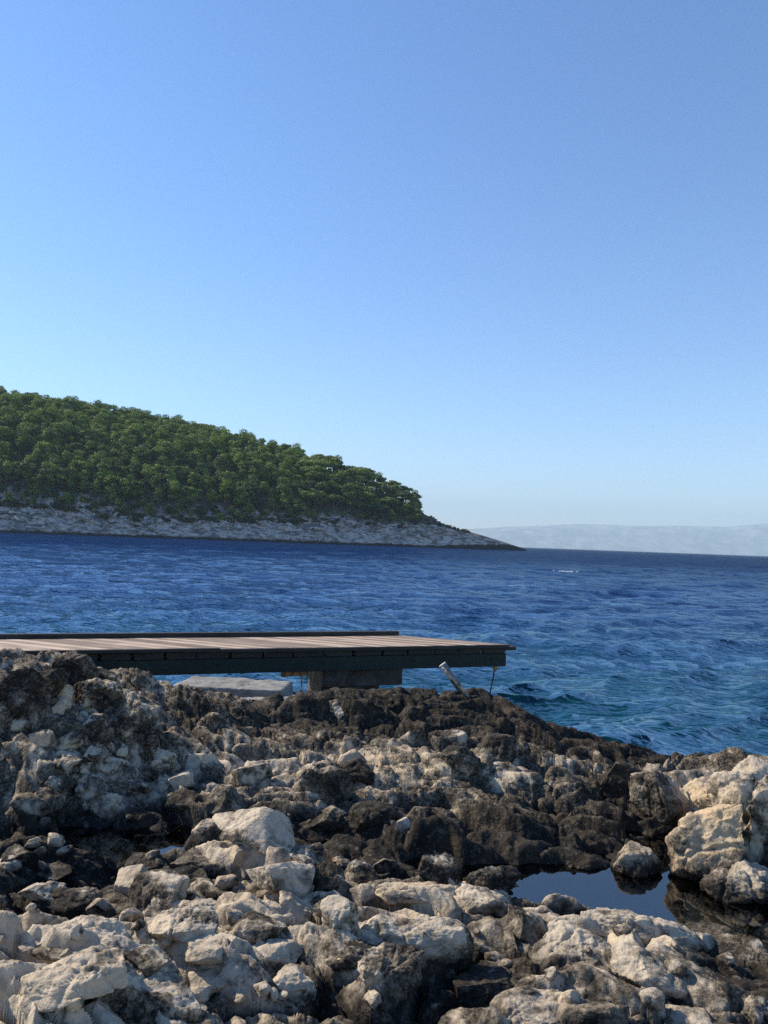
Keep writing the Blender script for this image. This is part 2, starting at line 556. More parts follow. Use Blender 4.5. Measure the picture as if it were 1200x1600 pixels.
ROCKS = [
    # px, foot y, w, h, seed, label, options
    (830, 1612, 120, 58, 1, 'pale smooth rounded rock at the bottom edge, right of centre', dict(dark=.05, rough=.6, cuts=5, n=6, cutd=(.7, .95))),
    (738, 1612, 100, 30, 2, 'low tan slab just left of the pale rounded rock at the bottom edge', dict(dark=.2, warm=.3, deep=.6)),
    (95, 1575, 165, 105, 3, 'large cream boulder with upright cracks in the lower left corner', dict(dark=.02, warm=.25, n=6, cuts=8, sink=.2)),
    (125, 1500, 190, 55, 4, 'long grey-topped slab lying behind the large cream boulder at lower left', dict(dark=.25, deep=.5, tilt=5, n=6)),
    (215, 1575, 190, 72, 5, 'wide sloping pale slab right of the large cream boulder', dict(dark=.18, tilt=14, deep=.6, n=6)),
    (278, 1478, 105, 66, 6, 'dome shaped pale rock standing in dark rock at lower left', dict(dark=.03, cuts=7, n=6, sink=.15)),
    (200, 1398, 58, 46, 7, 'angular freshly broken block with a flat bright face', dict(dark=-.3, rough=.35, cuts=12, cutd=(.35, .7), warm=.25, tilt=-6)),
    (240, 1412, 88, 52, 8, 'rounded pale rock just right of the freshly broken block', dict(dark=.12)),
    (225, 1362, 70, 30, 9, 'flat grey slab lying on top behind the freshly broken block', dict(dark=.3, deep=.6)),
    (388, 1330, 140, 82, 10, 'big grey pointed rock with a smooth white face, beside the dark channel', dict(dark=.05, rough=.45, cuts=12, n=6, cutd=(.35, .75), sink=.1, tilt=12, planes=(((.75, -.45, .55), .28), ((-.8, -.3, .6), .45)))),
    (322, 1316, 50, 36, 11, 'small tan crumbly rock left of the big grey pointed rock', dict(dark=.2, warm=.3)),
    (433, 1405, 112, 80, 12, 'tall angular cream block in the middle left foreground', dict(dark=-.05, rough=.6, cuts=12, cutd=(.4, .75), n=6, sink=.15)),
    (468, 1440, 72, 56, 13, 'pale fluted rock leaning against the tall angular cream block', dict(dark=.05, rot=30)),
    (528, 1452, 66, 54, 14, 'round ribbed rock between the fluted rock and the loaf shaped rock', dict(dark=.15, rot=-20)),
    (606, 1468, 100, 56, 15, 'flat topped pale block above the loaf shaped rock', dict(dark=.1, rot=15)),
    (668, 1494, 145, 66, 16, 'long loaf shaped rock with a small white chip on its side', dict(dark=.15, deep=.45, rot=8, n=6, cuts=6, cutd=(.6, .9))),
    (608, 1556, 112, 84, 17, 'rough pitted lump with olive growth in the lower middle', dict(dark=.38, rough=1.5, n=6, cuts=5)),
    (552, 1508, 84, 44, 18, 'low grey lump left behind the pitted lump with olive growth', dict(dark=.3)),
    (650, 1408, 130, 40, 19, 'wide low cream rock with a yellow stain, just below the channel', dict(dark=.05, warm=.45, deep=.5)),
    (760, 1422, 76, 44, 20, 'rounded blue-grey rock right of the wide low cream rock', dict(dark=.15)),
    (330, 1500, 100, 48, 21, 'upper of two stacked cream blocks at lower left centre', dict(dark=-.05, rough=.7)),
    (345, 1542, 100, 46, 22, 'lower of two stacked cream blocks at lower left centre', dict(dark=0, rough=.7)),
    (425, 1510, 96, 48, 23, 'grey cracked block right of the two stacked cream blocks', dict(dark=.12, rough=.8)),
    (400, 1462, 90, 38, 24, 'grey speckled slab above the grey cracked block', dict(dark=.3)),
    (455, 1548, 80, 46, 25, 'bluish rock broken into small pieces beside the dark hollow', dict(dark=.22, cuts=14)),
    (898, 1498, 130, 62, 26, 'broad blocky rock below the tide pool', dict(dark=.12, rough=.9, n=6, cuts=12)),
    (815, 1470, 70, 60, 27, 'upright ridged rock left of the broad blocky rock', dict(dark=.15, cuts=12)),
    (1010, 1470, 200, 44, 28, 'long low ledge dipping right along the near edge of the tide pool', dict(dark=.08, deep=.28, tilt=9, n=6, cuts=10)),
    (1050, 1560, 175, 66, 29, 'long slanting slab below the ledge, at lower right', dict(dark=.12, deep=.4, tilt=17, n=6, rot=-12)),
    (935, 1562, 96, 48, 30, 'pale slab with a freshly split face at lower right', dict(dark=0, rough=.5, warm=.15, cuts=12)),
    (925, 1592, 120, 34, 31, 'narrow curved ledge below the freshly split slab', dict(dark=.1, warm=.2, deep=.4, tilt=-6)),
    (790, 1562, 150, 56, 32, 'coarse grey rock with hanging dark growth above the pale rounded rock', dict(dark=.3, n=6)),
    (1080, 1612, 80, 32, 33, 'small pale rock top at the bottom edge, lower right', dict(dark=.02)),
    (1192, 1600, 66, 44, 34, 'pale rough rock in the bottom right corner', dict(dark=.1)),
    (1178, 1516, 100, 58, 35, 'dark-skinned rock at the right edge below the boulder', dict(dark=.45)),
    (1120, 1478, 90, 30, 36, 'low dark ledge end where the long low ledge meets the shaded water', dict(dark=.5)),
    (470, 1345, 70, 28, 37, 'small pale lump right of the big grey pointed rock foot', dict(dark=.3)),
    (505, 1388, 60, 44, 38, 'dark grey round rock behind the ribbed rock', dict(dark=.45)),
    (560, 1378, 60, 40, 39, 'rough grey rock at the channel edge, left of centre', dict(dark=.4)),
    (690, 1374, 68, 46, 40, 'conical dark-skinned rock at the left tip of the tide pool', dict(dark=.42)),
    (770, 1384, 90, 36, 41, 'dark ridged rock at the near edge of the tide pool', dict(dark=.45, deep=.5)),
    (850, 1402, 80, 22, 42, 'flat blackened rock reaching into the tide pool', dict(dark=.55, deep=.5)),
    (62, 1378, 80, 24, 43, 'cream flat rock alone in dark rock at the left edge', dict(dark=.0)),
    (60, 1402, 60, 26, 44, 'pale blue-grey rock just below the cream flat rock at left', dict(dark=.2)),
    (100, 1422, 90, 42, 45, 'dark rounded rock with pale patches at left', dict(dark=.55)),
    (20, 1352, 60, 34, 46, 'dark grey lump at the left edge above the cream flat rock', dict(dark=.4)),
    (320, 1360, 110, 38, 47, 'row of knobbly tan rock behind the tall cream block', dict(dark=.22)),
    (280, 1388, 90, 40, 48, 'dark knobbly rock between the broken block and the tall cream block', dict(dark=.5)),
    (310, 1432, 70, 30, 49, 'thin pale shelf above the dome shaped rock', dict(dark=.15, deep=.5)),
    (215, 1520, 80, 50, 50, 'grey rock between the long slab and the dome shaped rock', dict(dark=.3)),
    # right-hand boulder group
    (1118, 1392, 116, 160, 51, 'tan and yellow boulder with a sunlit left face rising from the tide pool', dict(dark=.05, warm=.8, n=6, cuts=14, deep=.8, sink=.2, base=.46, cat='boulder', name='boulder', rough=1.1)),
    (1205, 1352, 140, 150, 52, 'broad grey boulder behind and right of the tan and yellow boulder', dict(dark=.1, warm=.25, n=6, deep=.7, cuts=14, cat='boulder', name='boulder', rough=1.3)),
    (1180, 1424, 130, 86, 97, 'low pitted grey boulder at the right edge, its foot in dark water', dict(dark=.05, n=6, deep=.6, cuts=14, cat='boulder', name='boulder', rough=1.4, sink=.2, base=.46)),
    (1145, 1262, 110, 46, 98, 'cream slab lying across the top of the tan and yellow boulder', dict(dark=.05, warm=.5, n=6, deep=.6, cuts=14, cat='boulder', name='boulder')),
    (1190, 1285, 120, 84, 53, 'rough grey block on top of the broad grey boulder', dict(dark=.12, warm=.15, n=6, cat='boulder', name='boulder')),
    (1175, 1240, 90, 62, 54, 'pitted rock with a pale top against the sea at the right edge', dict(dark=.0, rough=1.3, cat='boulder', name='boulder')),
    (1038, 1285, 84, 84, 55, 'upright rock with a sunlit left side, left of the tan and yellow boulder', dict(dark=-.05, warm=.2, cuts=10, n=6, sink=.2)),
    (975, 1235, 70, 48, 56, 'jagged rock with dark top at the low saddle by the sea', dict(dark=.45)),
    (1002, 1370, 78, 58, 57, 'lone rock with a tan left side standing in the tide pool', dict(dark=.0, warm=.4, sink=.4, rough=1.3, base=.49)),
    (908, 1360, 34, 18, 58, 'small black knobbly clump poking out of the tide pool', dict(dark=.75, rough=2.0, sink=.4, base=.49)),
    # middle slope
    (505, 1248, 90, 62, 59, 'rounded tan rock in the middle of the slope', dict(dark=.2, warm=.25, n=6)),
    (540, 1228, 90, 52, 60, 'knobbly rock behind the rounded tan rock of the middle slope', dict(dark=.3)),
    (520, 1288, 96, 44, 61, 'smooth oval grey rock below the rounded tan rock', dict(dark=.25, rough=.7, cuts=5)),
    (583, 1290, 76, 42, 62, 'dark oval rock right of the smooth oval grey rock', dict(dark=.5, cuts=5)),
    (632, 1302, 26, 26, 63, 'small beige diamond shaped stone on dark rock', dict(dark=-.3, rough=.3, cuts=10)),
    (305, 1205, 42, 30, 64, 'angular light grey stone on the left slope', dict(dark=-.1, rough=.4, cuts=12, rot=20)),
    (280, 1224, 40, 24, 65, 'tan wedge stone below the angular light grey stone', dict(dark=-.05, warm=.3, rough=.4)),
    (245, 1215, 34, 30, 66, 'round grey stone left of the tan wedge stone', dict(dark=.2)),
    (203, 1238, 22, 20, 67, 'tiny square pale stone on the left slope', dict(dark=-.3, rough=.3)),
    (390, 1222, 60, 36, 68, 'flat pale-topped rock left of the middle slope', dict(dark=.2)),
    (720, 1205, 60, 40, 69, 'pale fractured rock under the black ridge, left piece', dict(dark=.15, cuts=12)),
    (775, 1190, 80, 46, 70, 'grey fractured rock under the black ridge, largest piece', dict(dark=.2, cuts=12)),
    (700, 1165, 60, 22, 71, 'flat pale ledge at the foot of the black ridge', dict(dark=.1, deep=.5)),
    (530, 1115, 50, 26, 72, 'whitish worn rock on the left shoulder of the black ridge', dict(dark=-.05)),
    # left hill
    (110, 1062, 80, 46, 73, 'highest grey rock of the left hill, touching the jetty', dict(dark=.25)),
    (68, 1082, 56, 40, 74, 'dark grey rock left of the highest rock of the hill', dict(dark=.45)),
    (25, 1088, 66, 46, 75, 'round grey rock on the hill at the left edge', dict(dark=.35)),
    (158, 1072, 36, 30, 76, 'small smooth grey stone right of the highest rock', dict(dark=.15, rough=.5)),
    (100, 1092, 26, 22, 77, 'small brown cube shaped stone on the left hill', dict(dark=-.1, warm=.4, rough=.4, cuts=12)),
    (92, 1112, 50, 24, 78, 'slanting brownish slab stone below the cube shaped stone', dict(dark=0, warm=.3, rough=.4, tilt=22)),
    (145, 1105, 84, 46, 79, 'big warty rock, upper end of the diagonal rib of the left hill', dict(dark=.3, n=6, tilt=20, rough=1.3)),
    (195, 1140, 100, 60, 80, 'big warty rock, middle of the diagonal rib of the left hill', dict(dark=.3, n=6, tilt=28, rough=1.4)),
    (225, 1185, 70, 60, 81, 'big warty rock, lower end of the diagonal rib of the left hill', dict(dark=.35, n=6, rough=1.4)),
    (145, 1150, 50, 36, 82, 'two-humped grey rock left of the diagonal rib', dict(dark=.3)),
    (20, 1118, 50, 36, 83, 'striped grey rock below the round rock at the left edge', dict(dark=.3)),
    (28, 1142, 36, 18, 84, 'pale brick-like stone at the left edge, leftmost of its row', dict(dark=.05)),
    (62, 1162, 40, 26, 85, 'yellowish broken stone in the ledge row of the left slope', dict(dark=0, warm=.5)),
    (102, 1168, 46, 26, 86, 'pale grey stone right of the yellowish broken stone', dict(dark=.1)),
    (90, 1200, 66, 28, 87, 'pale block under the ledge row on the left slope', dict(dark=.08)),
    (165, 1200, 52, 26, 88, 'pale double block right of the pale block under the ledge row', dict(dark=.08)),
    (85, 1232, 56, 30, 89, 'grey shaded block lower on the left slope', dict(dark=.2)),
    (140, 1238, 50, 34, 90, 'fissured pale block lower on the left slope', dict(dark=.1)),
    (160, 1272, 56, 40, 91, 'tan block above the dark channel at left', dict(dark=.1, warm=.2)),
    (50, 1262, 80, 36, 92, 'low blue-grey block above the dark channel at the left edge', dict(dark=.2)),
    (290, 1262, 60, 30, 93, 'lumpy grey rock in the slope behind the big pointed rock, left piece', dict(dark=.3)),
    (345, 1262, 76, 40, 94, 'lumpy tan rock in the slope behind the big pointed rock, right piece', dict(dark=.2, warm=.2)),
    (420, 1280, 60, 30, 95, 'rounded dark rock behind the white face of the big pointed rock', dict(dark=.45)),
]
for (px, py, w, h, sd_, lab, kw) in ROCKS:
    kw = dict(kw)
    if 69 <= sd_ <= 95 or sd_ in (59, 60, 61, 62, 55, 56): kw['dark'] = kw.get('dark', .4) + (.22 if sd_ < 73 else .12)
    put_rock(px, py, w, h, sd_, lab, **kw)

# small loose stones scattered over the shore
rng = np.random.RandomState(5)
stone_meshes = [rock('stone', 200 + i, (1, .8, .65), n=4, cuts=9, rough=.9, dark=[.05, .2, .1, .35, .0, .25][i % 6], warm=[0, .3, 0][i % 3]) for i in range(12)]
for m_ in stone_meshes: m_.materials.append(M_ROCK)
placed = 0
while placed < 110:
    px = rng.uniform(-40, 1240); py = rng.uniform(1100, 1600)
    if py < 1340 and not (px < 260 and py > 1150): continue
    if 620 < px < 1200 and 1310 < py < 1445: continue
    P = ground_hit(px, py)
    if P[2] < 0.53: continue
    s = rng.uniform(14, 40) * P[1] / 1200
    o = bpy.data.objects.new('stone', stone_meshes[rng.randint(12)])
    COL.objects.link(o)
    o.location = (P[0], P[1], P[2] + s * .12)
    o.scale = (s, s * rng.uniform(.7, 1.1), s * rng.uniform(.7, 1.2))
    o.rotation_euler = (rng.uniform(-.4, .4), rng.uniform(-.4, .4), rng.uniform(0, 6.3))
    tag(o, 'small rough limestone lump lodged among the larger shore rocks', 'stone', 'small stones lodged in the rocky shore')
    placed += 1

# ------------------------------------------------------------------ tide pools
def pool_material():
    m, nt, p, out = new_mat('pool_water')
    nt.nodes.remove(p)
    pos = nd(nt, 'ShaderNodeNewGeometry').outputs['Position']
    b = bump(nt, noise(nt, pos, 3.0, 3, .5), 0.05, 0.02)
    fr = nd(nt, 'ShaderNodeFresnel'); fr.inputs['IOR'].default_value = 2.6
    gl = nd(nt, 'ShaderNodeBsdfGlossy'); gl.inputs['Roughness'].default_value = 0.015
    tr = nd(nt, 'ShaderNodeBsdfTransparent'); tr.inputs['Color'].default_value = (.16, .17, .17, 1)
    mx = nd(nt, 'ShaderNodeMixShader')
    nt.links.new(b, fr.inputs['Normal']); nt.links.new(b, gl.inputs['Normal'])
    nt.links.new(fr.outputs[0], mx.inputs[0]); nt.links.new(tr.outputs[0], mx.inputs[1]); nt.links.new(gl.outputs[0], mx.inputs[2])
    nt.links.new(mx.outputs[0], out.inputs['Surface'])
    return m


M_POOL = pool_material()


def flat_water(name, pts, z, label):
    n = len(pts)
    c = np.mean(pts, 0)
    mb = MB()
    mb.add([(x, y, z) for x, y in pts], [tuple(range(n))])
    o = mb.build(name, M_POOL)
    tag(o, label, kind='structure')
    return o


pool = [at_z(x, y, .50)[:2] for x, y in [(40, 1352), (600, 1352), (640, 1372), (780, 1400), (900, 1452), (1000, 1500), (1260, 1545), (1260, 1380), (1160, 1330), (1060, 1290), (900, 1280), (620, 1290), (600, 1330), (520, 1330), (500, 1290), (40, 1290)]]
flat_water('water_pool', pool, .50, 'still tide pool mirroring the blue sky between the rocks')
pud = [at_z(x, y, .50)[:2] for x, y in [(590, 1640), (760, 1640), (760, 1540), (590, 1540)]]
flat_water('water_puddle', pud, .50, 'small shallow olive puddle at the bottom edge')

# ------------------------------------------------------------------ sea
def sea_material():
    m, nt, p, out = new_mat('sea_water')
    geo = nd(nt, 'ShaderNodeNewGeometry').outputs['Position']
    sx = nd(nt, 'ShaderNodeSeparateXYZ'); nt.links.new(geo, sx.inputs[0])
    Y = sx.outputs['Y']
    n1 = noise(nt, geo, 0.05, 4)
    yy = mth(nt, 'ADD', Y, mth(nt, 'MULTIPLY', mth(nt, 'SUBTRACT', n1, .5), 14))
    c = mix(nt, smoothmap(nt, yy, 9, 34), (0.002, 0.036, 0.050), (0.001, 0.012, 0.056))
    c = mix(nt, smoothmap(nt, yy, 60, 260), c, (0.001, 0.011, 0.050))
    # ripples, stretched across the view
    mp = nd(nt, 'ShaderNodeMapping'); mp.inputs['Scale'].default_value = (0.6, 1.0, 1.0); mp.inputs['Rotation'].default_value = (0, 0, R(14))
    nt.links.new(geo, mp.inputs['Vector'])
    v = mp.outputs[0]
    b0 = bump(nt, noise(nt, v, 15, 4, .6, .4), 0.8, 0.014)
    b1 = bump(nt, noise(nt, v, 5.2, 4, .55, .1), 1.0, 0.058, b0)
    b2 = bump(nt, noise(nt, v, 1.4, 4, .6, 0), 0.8, 0.14, b1)
    b3 = bump(nt, noise(nt, v, 0.22, 6, .65), 1.0, 1.3, b2)
    nt.nodes.remove(p)
    # body colour under a water surface whose mean reflectance is held down by the waves
    df = nd(nt, 'ShaderNodeBsdfDiffuse'); nt.links.new(c, df.inputs['Color'])
    gl = nd(nt, 'ShaderNodeBsdfGlossy'); gl.inputs['Color'].default_value = (.72, .88, 1, 1)
    nt.links.new(smoothmap(nt, Y, 10, 300, 0.03, 0.10), gl.inputs['Roughness'])
    nt.links.new(b3, gl.inputs['Normal'])
    fr = nd(nt, 'ShaderNodeFresnel'); fr.inputs['IOR'].default_value = 1.333; nt.links.new(b3, fr.inputs['Normal'])
    fac = mth(nt, 'MULTIPLY', mth(nt, 'MINIMUM', fr.outputs[0], 0.55), smoothmap(nt, Y, 10, 160, 0.80, 0.27))
    gm = nd(nt, 'ShaderNodeMapping'); gm.inputs['Scale'].default_value = (0.10, 0.30, 1); nt.links.new(geo, gm.inputs['Vector'])
    fac = mth(nt, 'MULTIPLY', fac, smoothmap(nt, noise(nt, gm.outputs[0], 1.0, 4, .6), .35, .65, .7, 1.08))
    mx = nd(nt, 'ShaderNodeMixShader'); nt.links.new(fac, mx.inputs[0])
    nt.links.new(df.outputs[0], mx.inputs[1]); nt.links.new(gl.outputs[0], mx.inputs[2])
    nt.links.new(mx.outputs[0], out.inputs['Surface'])
    return m


M_SEA = sea_material()
ncs = 700
sa = np.linspace(R(-52), R(52), ncs)
sr = np.concatenate([np.geomspace(5.0, 420, 820), np.geomspace(430, 24700, 60)])
SA, SR = np.meshgrid(sa, sr)
# rows at constant Y so the far edge is straight
sX = (np.tan(SA) * SR).ravel(); sY = SR.ravel()
sZ = np.zeros_like(sX); dX = np.zeros_like(sX); dY = np.zeros_like(sX)
rs = np.random.RandomState(3)
spacing = np.maximum(SR * 0.0055, 0.01).ravel()
for i in range(150):
    lam = 0.17 * (9.0 / 0.17) ** rs.uniform()
    k = 2 * math.pi / lam
    th = R(-66) + rs.normal() * R(36)      # travel direction
    sl_ = 0.070 * min(1.0, (.45 / lam) ** .45)
    A = sl_ / k * rs.uniform(.5, 1.3)
    ph = rs.uniform(0, 6.28)
    w = np.clip((lam / spacing - 2.5) / 3, 0, 1)
    arg = k * (math.cos(th) * sX + math.sin(th) * sY) + ph
    s_ = np.sin(arg); c_ = np.cos(arg)
    sZ += A * w * c_; dX -= A * w * 1.0 * math.cos(th) * s_; dY -= A * w * 1.0 * math.sin(th) * s_
gust = 0.8 + 0.5 * fbm(np.stack([sX * .05, sY * .05, 0 * sX], 1), 3, 301)
SVv = np.stack([sX + dX, sY + dY, sZ * gust], 1)
me = mesh_np('sea', SVv, grid_faces(len(sr), ncs)[:, ::-1])
tag(link('water_sea', me, M_SEA), 'choppy blue sea, teal near the shore', kind='structure')

# ------------------------------------------------------------------ jetty
def wood_material(name, c1, c2, rot=0, scale=(1, 14, 8)):
    m, nt, p, out = new_mat(name)
    tc = nd(nt, 'ShaderNodeNewGeometry').outputs['Position']
    mp = nd(nt, 'ShaderNodeMapping', vector_type='POINT'); mp.inputs['Rotation'].default_value = (0, 0, rot)
    nt.links.new(tc, mp.inputs[0])
    mp2 = nd(nt, 'ShaderNodeMapping'); mp2.inputs['Scale'].default_value = scale
    nt.links.new(mp.outputs[0], mp2.inputs[0])
    n = noise(nt, mp2.outputs[0], 2.2, 7, .65, .3)
    n2 = noise(nt, tc, 2.0, 4)
    at_ = nd(nt, 'ShaderNodeAttribute', attribute_name='tone').outputs['Fac']
    f = mth(nt, 'ADD', mth(nt, 'MULTIPLY', n, .7), mth(nt, 'MULTIPLY', n2, .35))
    f = mth(nt, 'ADD', f, at_)
    c = mix(nt, smoothmap(nt, f, .35, .75), c1, c2)
    nt.links.new(c, p.inputs['Base Color'])
    p.inputs['Roughness'].default_value = .75
    nt.links.new(bump(nt, n, .5, .004), p.inputs['Normal'])
    return m


ZD = 1.0
nB = at_z(795, 1007, ZD); nA = at_z(0, 1019, ZD)
fD = at_z(617, 994, ZD); fC = at_z(0, 994.5, ZD)
near_dir = (nB - nA) / np.linalg.norm(nB - nA)
far_dir = near_dir
nA = nB - near_dir * 9.5
perp = np.array([-near_dir[1], near_dir[0], 0])
Wd = float((fD - nB) @ perp)
Wl = float((fC - nB) @ perp)
WD = (Wd + Wl) / 2
end_shift = float((fD - nB) @ near_dir)          # far corner lies back along the jetty
print('JETTY', nB, near_dir, 'width', Wd, Wl, 'shift', end_shift)
root = bpy.data.objects.new('wooden_jetty', None); COL.objects.link(root)
root.location = tuple(nB - near_dir * 4.5 + perp * .6 + np.array([0, 0, -.4]))
tag(root, 'weathered wooden jetty with a dark green side beam reaching over the water', 'jetty')
M_DECK = wood_material('grey_deck_wood', (0.16, 0.112, 0.08), (0.50, 0.385, 0.285), rot=-math.atan2(end_shift * near_dir[1] + WD * perp[1], end_shift * near_dir[0] + WD * perp[0]), scale=(1.0, 16, 8))
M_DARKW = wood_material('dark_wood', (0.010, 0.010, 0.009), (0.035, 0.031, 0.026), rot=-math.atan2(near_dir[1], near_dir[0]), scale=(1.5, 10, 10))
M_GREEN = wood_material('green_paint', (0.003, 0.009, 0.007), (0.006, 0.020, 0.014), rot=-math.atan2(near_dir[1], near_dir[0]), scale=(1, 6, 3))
inv = Matrix.Translation(-root.location)


def J(s, t, z):
    """jetty point: s back from the near corner, t across, z height"""
    P = nB - near_dir * s + perp * t
    return (P[0] - root.location.x, P[1] - root.location.y, z - root.location.z)


mb = MB(); tones = []
bw = 0.115 / math.sin(math.atan2(WD, -end_shift)); th = 0.035
rj = random.Random(8)
s0 = 0.0
back = -end_shift
while s0 < 8.6:
    w_ = bw * rj.uniform(.96, 1.02)
    g = .006
    e1 = rj.uniform(-.006, .006); e2 = rj.uniform(-.02, .02); zz = ZD + rj.uniform(-.002, .003)
    c = [(s0 + w_ - g + 0, 0 - e1), (s0, 0 - e1), (s0 + back, WD + e2), (s0 + back + w_ - g, WD + e2)]
    mb.hexa([J(a_, b_, zz - th) for a_, b_ in c], [J(a_, b_, zz) for a_, b_ in c])
    tones += [rj.uniform(-.14, .14)] * 8
    s0 += w_
deck = mb.build('deck', M_DECK, root, bevel=.003)
attr(deck.data, 'tone', np.array(tones))
L = 9.0


def jbox(name, s0, s1, t0, t1, z0, z1, mat, bev=.004):
    b = MB(); c = [(s1, t0), (s0, t0), (s0, t1), (s1, t1)]
    b.hexa([J(a_, b_, z0) for a_, b_ in c], [J(a_, b_, z1) for a_, b_ in c])
    return b.build(name, mat, root, bevel=bev)


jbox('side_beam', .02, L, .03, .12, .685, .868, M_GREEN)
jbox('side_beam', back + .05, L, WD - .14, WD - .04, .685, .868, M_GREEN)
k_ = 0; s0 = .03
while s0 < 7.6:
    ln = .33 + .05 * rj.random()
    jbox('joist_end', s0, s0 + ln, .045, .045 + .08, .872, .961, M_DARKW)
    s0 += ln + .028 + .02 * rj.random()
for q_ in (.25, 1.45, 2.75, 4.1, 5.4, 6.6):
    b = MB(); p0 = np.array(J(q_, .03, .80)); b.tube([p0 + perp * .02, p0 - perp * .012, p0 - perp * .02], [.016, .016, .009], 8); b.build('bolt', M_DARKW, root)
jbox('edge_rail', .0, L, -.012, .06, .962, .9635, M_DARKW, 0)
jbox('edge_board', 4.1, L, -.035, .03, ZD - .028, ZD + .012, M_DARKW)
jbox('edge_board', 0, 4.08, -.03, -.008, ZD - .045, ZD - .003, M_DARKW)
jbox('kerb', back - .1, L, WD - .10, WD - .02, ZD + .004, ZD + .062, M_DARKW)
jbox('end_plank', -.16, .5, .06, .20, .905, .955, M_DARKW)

# ------------------------------------------------------------------ pier, slab, pipe, rod
def concrete_material(name, c1, c2, stain, amt):
    m, nt, p, out = new_mat(name)
    pos = nd(nt, 'ShaderNodeNewGeometry').outputs['Position']
    c = mix(nt, smoothmap(nt, noise(nt, pos, 6, 7, .65), .35, .65), c1, c2)
    c = mix(nt, smoothmap(nt, noise(nt, pos, 2.3, 6, .6, .8), 1 - amt - .15, 1 - amt + .15), c, stain)
    nt.links.new(c, p.inputs['Base Color']); p.inputs['Roughness'].default_value = .85
    nt.links.new(bump(nt, noise(nt, pos, 30, 6, .7), .6, .012), p.inputs['Normal'])
    return m


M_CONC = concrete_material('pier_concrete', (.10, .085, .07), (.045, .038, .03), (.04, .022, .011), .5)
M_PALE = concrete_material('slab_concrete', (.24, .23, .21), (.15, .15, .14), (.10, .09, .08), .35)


def block(name, loc, size, rotz, mat, seed, rough=.02, sub=5, parent=None, planes=()):
    """weathered rectangular block"""
    vs, fs = ico(sub)
    p = vs / np.abs(vs).max(1, keepdims=True)
    p = np.sign(p) * (1 - (1 - np.abs(p)) ** 1.0)
    nn = vs
    p = p * np.array(size) / 2
    d = rough * fbm(p * 5 + seed, 4, seed, .6) + rough * .5 * fbm(p * 22 + seed, 3, seed + 3, .6, ridged=True)
    r_ = np.linalg.norm(np.maximum(np.abs(p) - (np.array(size) / 2 - .03), 0), axis=1)
    p = p * (1 - np.clip(r_ - .03, 0, 1)[:, None] * .6) + nn * d[:, None]
    me = mesh_np(name, p, fs)
    o = link(name, me, mat, parent)
    o.location = loc; o.rotation_euler = (0, 0, rotz)
    return o


yaw = math.atan2(near_dir[1], near_dir[0])
# pier under the jetty
PL = at(500, 1062, 10.35); PR = at(618, 1062, 10.9)
sA = float((nB - PL) @ near_dir); sB = float((nB - PR) @ near_dir)
pm = nB - near_dir * ((sA + sB) / 2) + perp * .62
pier = bpy.data.objects.new('concrete_pier', None); COL.objects.link(pier); pier.location = (pm[0], pm[1], -.6)
tag(pier, 'squat rust-stained concrete pier carrying the jetty', 'pier')
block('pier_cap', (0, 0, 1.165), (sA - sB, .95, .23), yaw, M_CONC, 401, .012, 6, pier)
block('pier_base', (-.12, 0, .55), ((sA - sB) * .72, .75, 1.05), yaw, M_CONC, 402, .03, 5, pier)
M_RUST, nt, p_, _o = new_mat('rusty_steel')
pos = nd(nt, 'ShaderNodeNewGeometry').outputs['Position']
nt.links.new(mix(nt, smoothmap(nt, noise(nt, pos, 14, 6), .4, .6), (.46, .21, .06), (.16, .07, .03)), p_.inputs['Base Color'])
p_.inputs['Roughness'].default_value = .8
mb = MB()
a0 = np.array(at(440, 1049, 10.0)); a1 = np.array(at(482, 1049, 10.2)); lo = np.array(pier.location)
t_ = near_dir * 1.0
for (q0, q1, z0, z1) in ((a0, a1, a0[2] - .075, a0[2] + .02),):
    o_ = perp * .05
    mb.hexa([q0 - lo + [0, 0, z0 - q0[2]], q1 - lo + [0, 0, z0 - q1[2]], q1 + o_ - lo + [0, 0, z0 - q1[2]], q0 + o_ - lo + [0, 0, z0 - q0[2]]],
            [q0 - lo + [0, 0, z1 - q0[2]], q1 - lo + [0, 0, z1 - q1[2]], q1 + o_ - lo + [0, 0, z1 - q1[2]], q0 + o_ - lo + [0, 0, z1 - q0[2]]])
br = mb.build('bracket', M_RUST, pier, bevel=.006)
tag(br, 'rusty orange bracket')
mb = MB(); q = np.array(at(472, 1053, 10.1)) - lo
mb.tube([q, q + [0, 0, -.08], q + [.002, 0, -.17]], [.009, .009, .008], 8)
mb.build('rod', M_RUST, pier, smooth=True)

# low pale slab standing in the water behind the rocks
slab = block('concrete_slab', tuple(at(366, 1072, 8.7) + np.array([0, 0, -.12])), (1.2, .6, .30), R(-6), M_PALE, 411, .03, 6)
tag(slab, 'pale worn concrete slab in the water under the jetty', 'slab')
slab2 = block('concrete_slab', tuple(at(415, 1096, 8.0) + np.array([0, 0, -.14])), (.95, .5, .26), R(8), M_PALE, 412, .035, 6)
tag(slab2, 'lower light slab lying against the rocks in front of the pale worn slab', 'slab')

